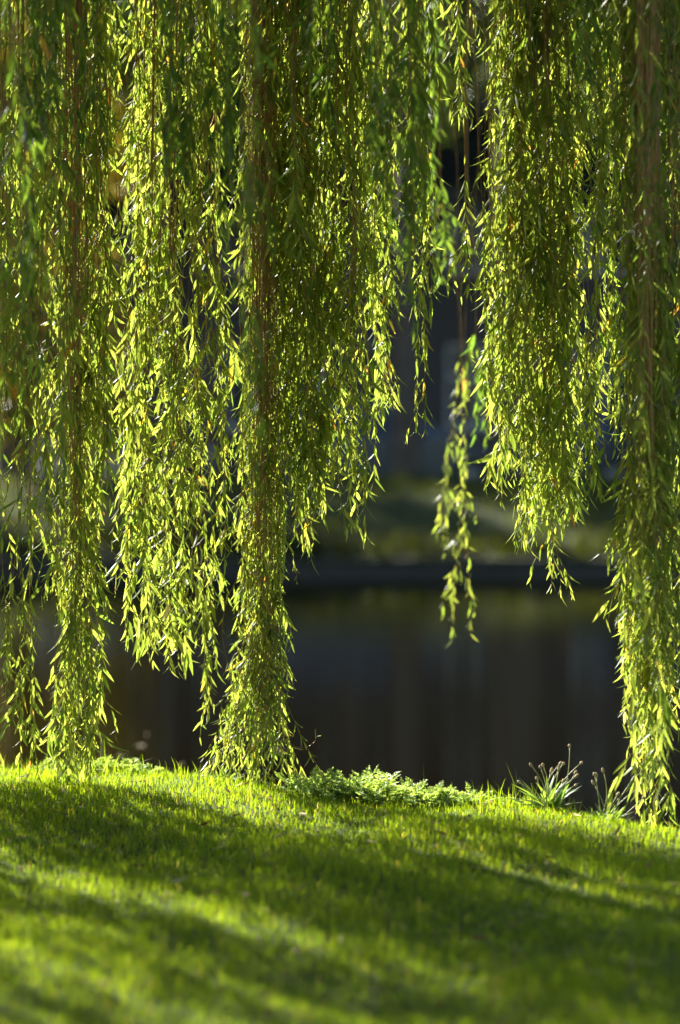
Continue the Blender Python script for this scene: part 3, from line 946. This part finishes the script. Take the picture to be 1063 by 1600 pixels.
M_head = noise_mat('seed_head', (.26, .19, .11), (.48, .38, .25), 60, .9)
def plantain(px, off, nl, stalks, lsize, label, group=None, name='plantain_plant'):
    p = ground_pt(px, off)
    root = empty(name, p); tag(root, label, 'plant', group)
    n = nl
    if n:
        az = R.random(n) * 6.28; el = R.uniform(.35, 1.2, n)
        D = np.stack([np.cos(az) * np.cos(el), np.sin(az) * np.cos(el), np.sin(el)], 1)
        S = nrm(np.cross(D, np.array([0, 0, 1.0])) + R.normal(0, .2, (n, 3)))
        S = nrm(S - D * (S * D).sum(1, keepdims=True))
        L = lsize * R.uniform(.6, 1.15, n)
        N = np.cross(D, S)
        C = R.uniform(.1, .5, n) * np.where(N[:, 2] > 0, -1, 1)
        ti = np.array([.06, .13, .02]) + np.array([.06, .06, .01]) * R.random(n)[:, None]
        leaves_mesh('leaves', R.normal(0, .012, (n, 3)) * [1, 1, .1], D, S, L, L * .075, C, ti * .8, M_weed, root)
    for (dx, h, ln) in stalks:
        s_ = MB(); b0 = np.array([R.normal(0, .012), R.normal(0, .02), -.01]) + (np.array([dx * .35, 0, 0]))
        e = np.array([b0[0] + ln, b0[1] + R.normal(0, .02), h])
        e = e + np.array([R.normal(0, .008), 0, R.normal(0, .012)])
        tt = np.linspace(0, 1, 7)[:, None]; bw = R.normal(0, .012)
        pp = b0 + (e - b0) * np.hstack([tt ** 1.5, tt, tt ** .85]) + np.array([bw, 0, 0]) * np.sin(tt * 3.1)
        mid = pp[-2]
        s_.tube(list(pp), np.linspace(.0019, .0012, 7), 5)
        st = s_.build('stalk', M_weed_stem, root, True)
        hd = MB(); u = nrm(e - mid); hl = R.uniform(.008, .022)
        hd.tube([e - u * .002, e + u * hl * .3, e + u * hl * .7, e + u * hl], [.0016, .0048, .0044, .0014], 8)
        hd.build('seed_head', M_head, st, True)
    return root
plantain(862, -.17, 46, [(-.03, .16, -.05), (-.02, .15, -.02), (-.03, .135, -.015), (0, .14, .0), (.02, .13, .01), (.03, .16, .03), (.02, .19, .045),
                         (.04, .13, .05), (.03, .15, .035), (.05, .12, .06), (-.05, .10, -.09), (.05, .14, .075), (.01, .10, .02), (.06, .07, .05), (-.02, .12, -.03)],
         .125, 'leafy ribwort plantain with many brown seed heads on tall stalks')
plantain(948, -.16, 40, [(-.02, .16, -.02), (-.01, .17, .005), (.0, .15, -.01), (.03, .12, .06), (.04, .13, .075), (.03, .10, .05), (.05, .17, .09), (.05, .09, .10), (-.03, .12, -.05)],
         .10, 'smaller ribwort plantain beside the rightmost willow curtain')
plantain(778, -.02, 0, [(0, .085, .014)], .05, 'single seed stalk rising alone left of the plantains', 'single seed stalks', 'seed_stalk')
plantain(694, .0, 0, [(0, .10, .012), (.02, .09, .0)], .05, 'pair of thin seed stalks over the yarrow fringe', 'single seed stalks', 'seed_stalk')
plantain(232, .03, 0, [(0, .06, -.02), (.01, .075, -.005), (.02, .07, .012), (.05, .07, .05)], .05, 'cluster of tiny pale seed heads at the water edge left of the trunk-like curtain', 'single seed stalks', 'seed_stalk')
plantain(155, -.02, 14, [(0, .13, .0)], .10, 'curled weed stalk beside the foot of the left curtain', None, 'weed_plant')
plantain(345, -.12, 60, [], .07, 'low leafy weed at the left foot of the trunk-like curtain', 'leafy weeds at the curtain foot', 'weed_plant')
plantain(462, -.12, 44, [], .085, 'low broad-leaved weed at the right foot of the trunk-like curtain', 'leafy weeds at the curtain foot', 'weed_plant')

# ------------------------------------------------------------------ fallen leaves
def one_leaf(px, py, size, col, name='fallen_leaf', water=False):
    # where the line of sight meets the ground
    if water: d = (CAM_Z + .7) * FPX / (py - 650)
    else: d = CAM_Z * FPX / (py - 650)
    x = (px - 531.5) / FPX * d
    z = -.694 if water else float(gz(x, d)) + (.028 if True else 0)
    az = R.random() * 6.28
    D = np.array([[math.cos(az), math.sin(az), R.uniform(-.1, .3) * (not water)]]); D = nrm(D)
    S = nrm(np.cross(D, np.array([[0, 0, 1.0]])) + (R.normal(0, .25, (1, 3)) if not water else 0))
    o = leaves_mesh(name, np.zeros((1, 3)), D, S, np.array([size]), np.array([size * R.uniform(.12, .3)]), np.array([.12 * (not water)]),
                    np.array([col]), M_dry, None)
    o.location = (x, d, z)
    return o
for (px, py) in ((283, 1390), (290, 1396), (215, 1378), (150, 1335), (185, 1385), (205, 1380), (120, 1380), (30, 1365), (440, 1262), (420, 1270), (470, 1290),
                 (585, 1300), (735, 1305), (690, 1320), (600, 1315), (225, 1548), (218, 1560), (150, 1552), (240, 1470), (950, 1305), (960, 1312), (870, 1328),
                 (715, 1350), (870, 1370), (1020, 1365), (530, 1385), (455, 1500), (765, 1480), (800, 1540), (330, 1425), (560, 1260), (960, 1350), (640, 1400), (90, 1420)):
    pale = R.random() < .22
    o = one_leaf(px, py, R.uniform(.025, .05), (.34, .29, .19) if pale else (.16, .09, .05))
    tag(o, 'small dry fallen leaf lying in the near grass', 'leaf', 'fallen leaves in the grass')
for (px, py) in ((228, 1150), (226, 1167), (182, 1184), (160, 1178), (285, 1196), (432, 1176)):
    o = one_leaf(px, py, R.uniform(.03, .065), (.30, .27, .2), 'floating_leaf', True)
    tag(o, 'small pale leaf floating on the dark water', 'leaf', 'leaves floating on the water')
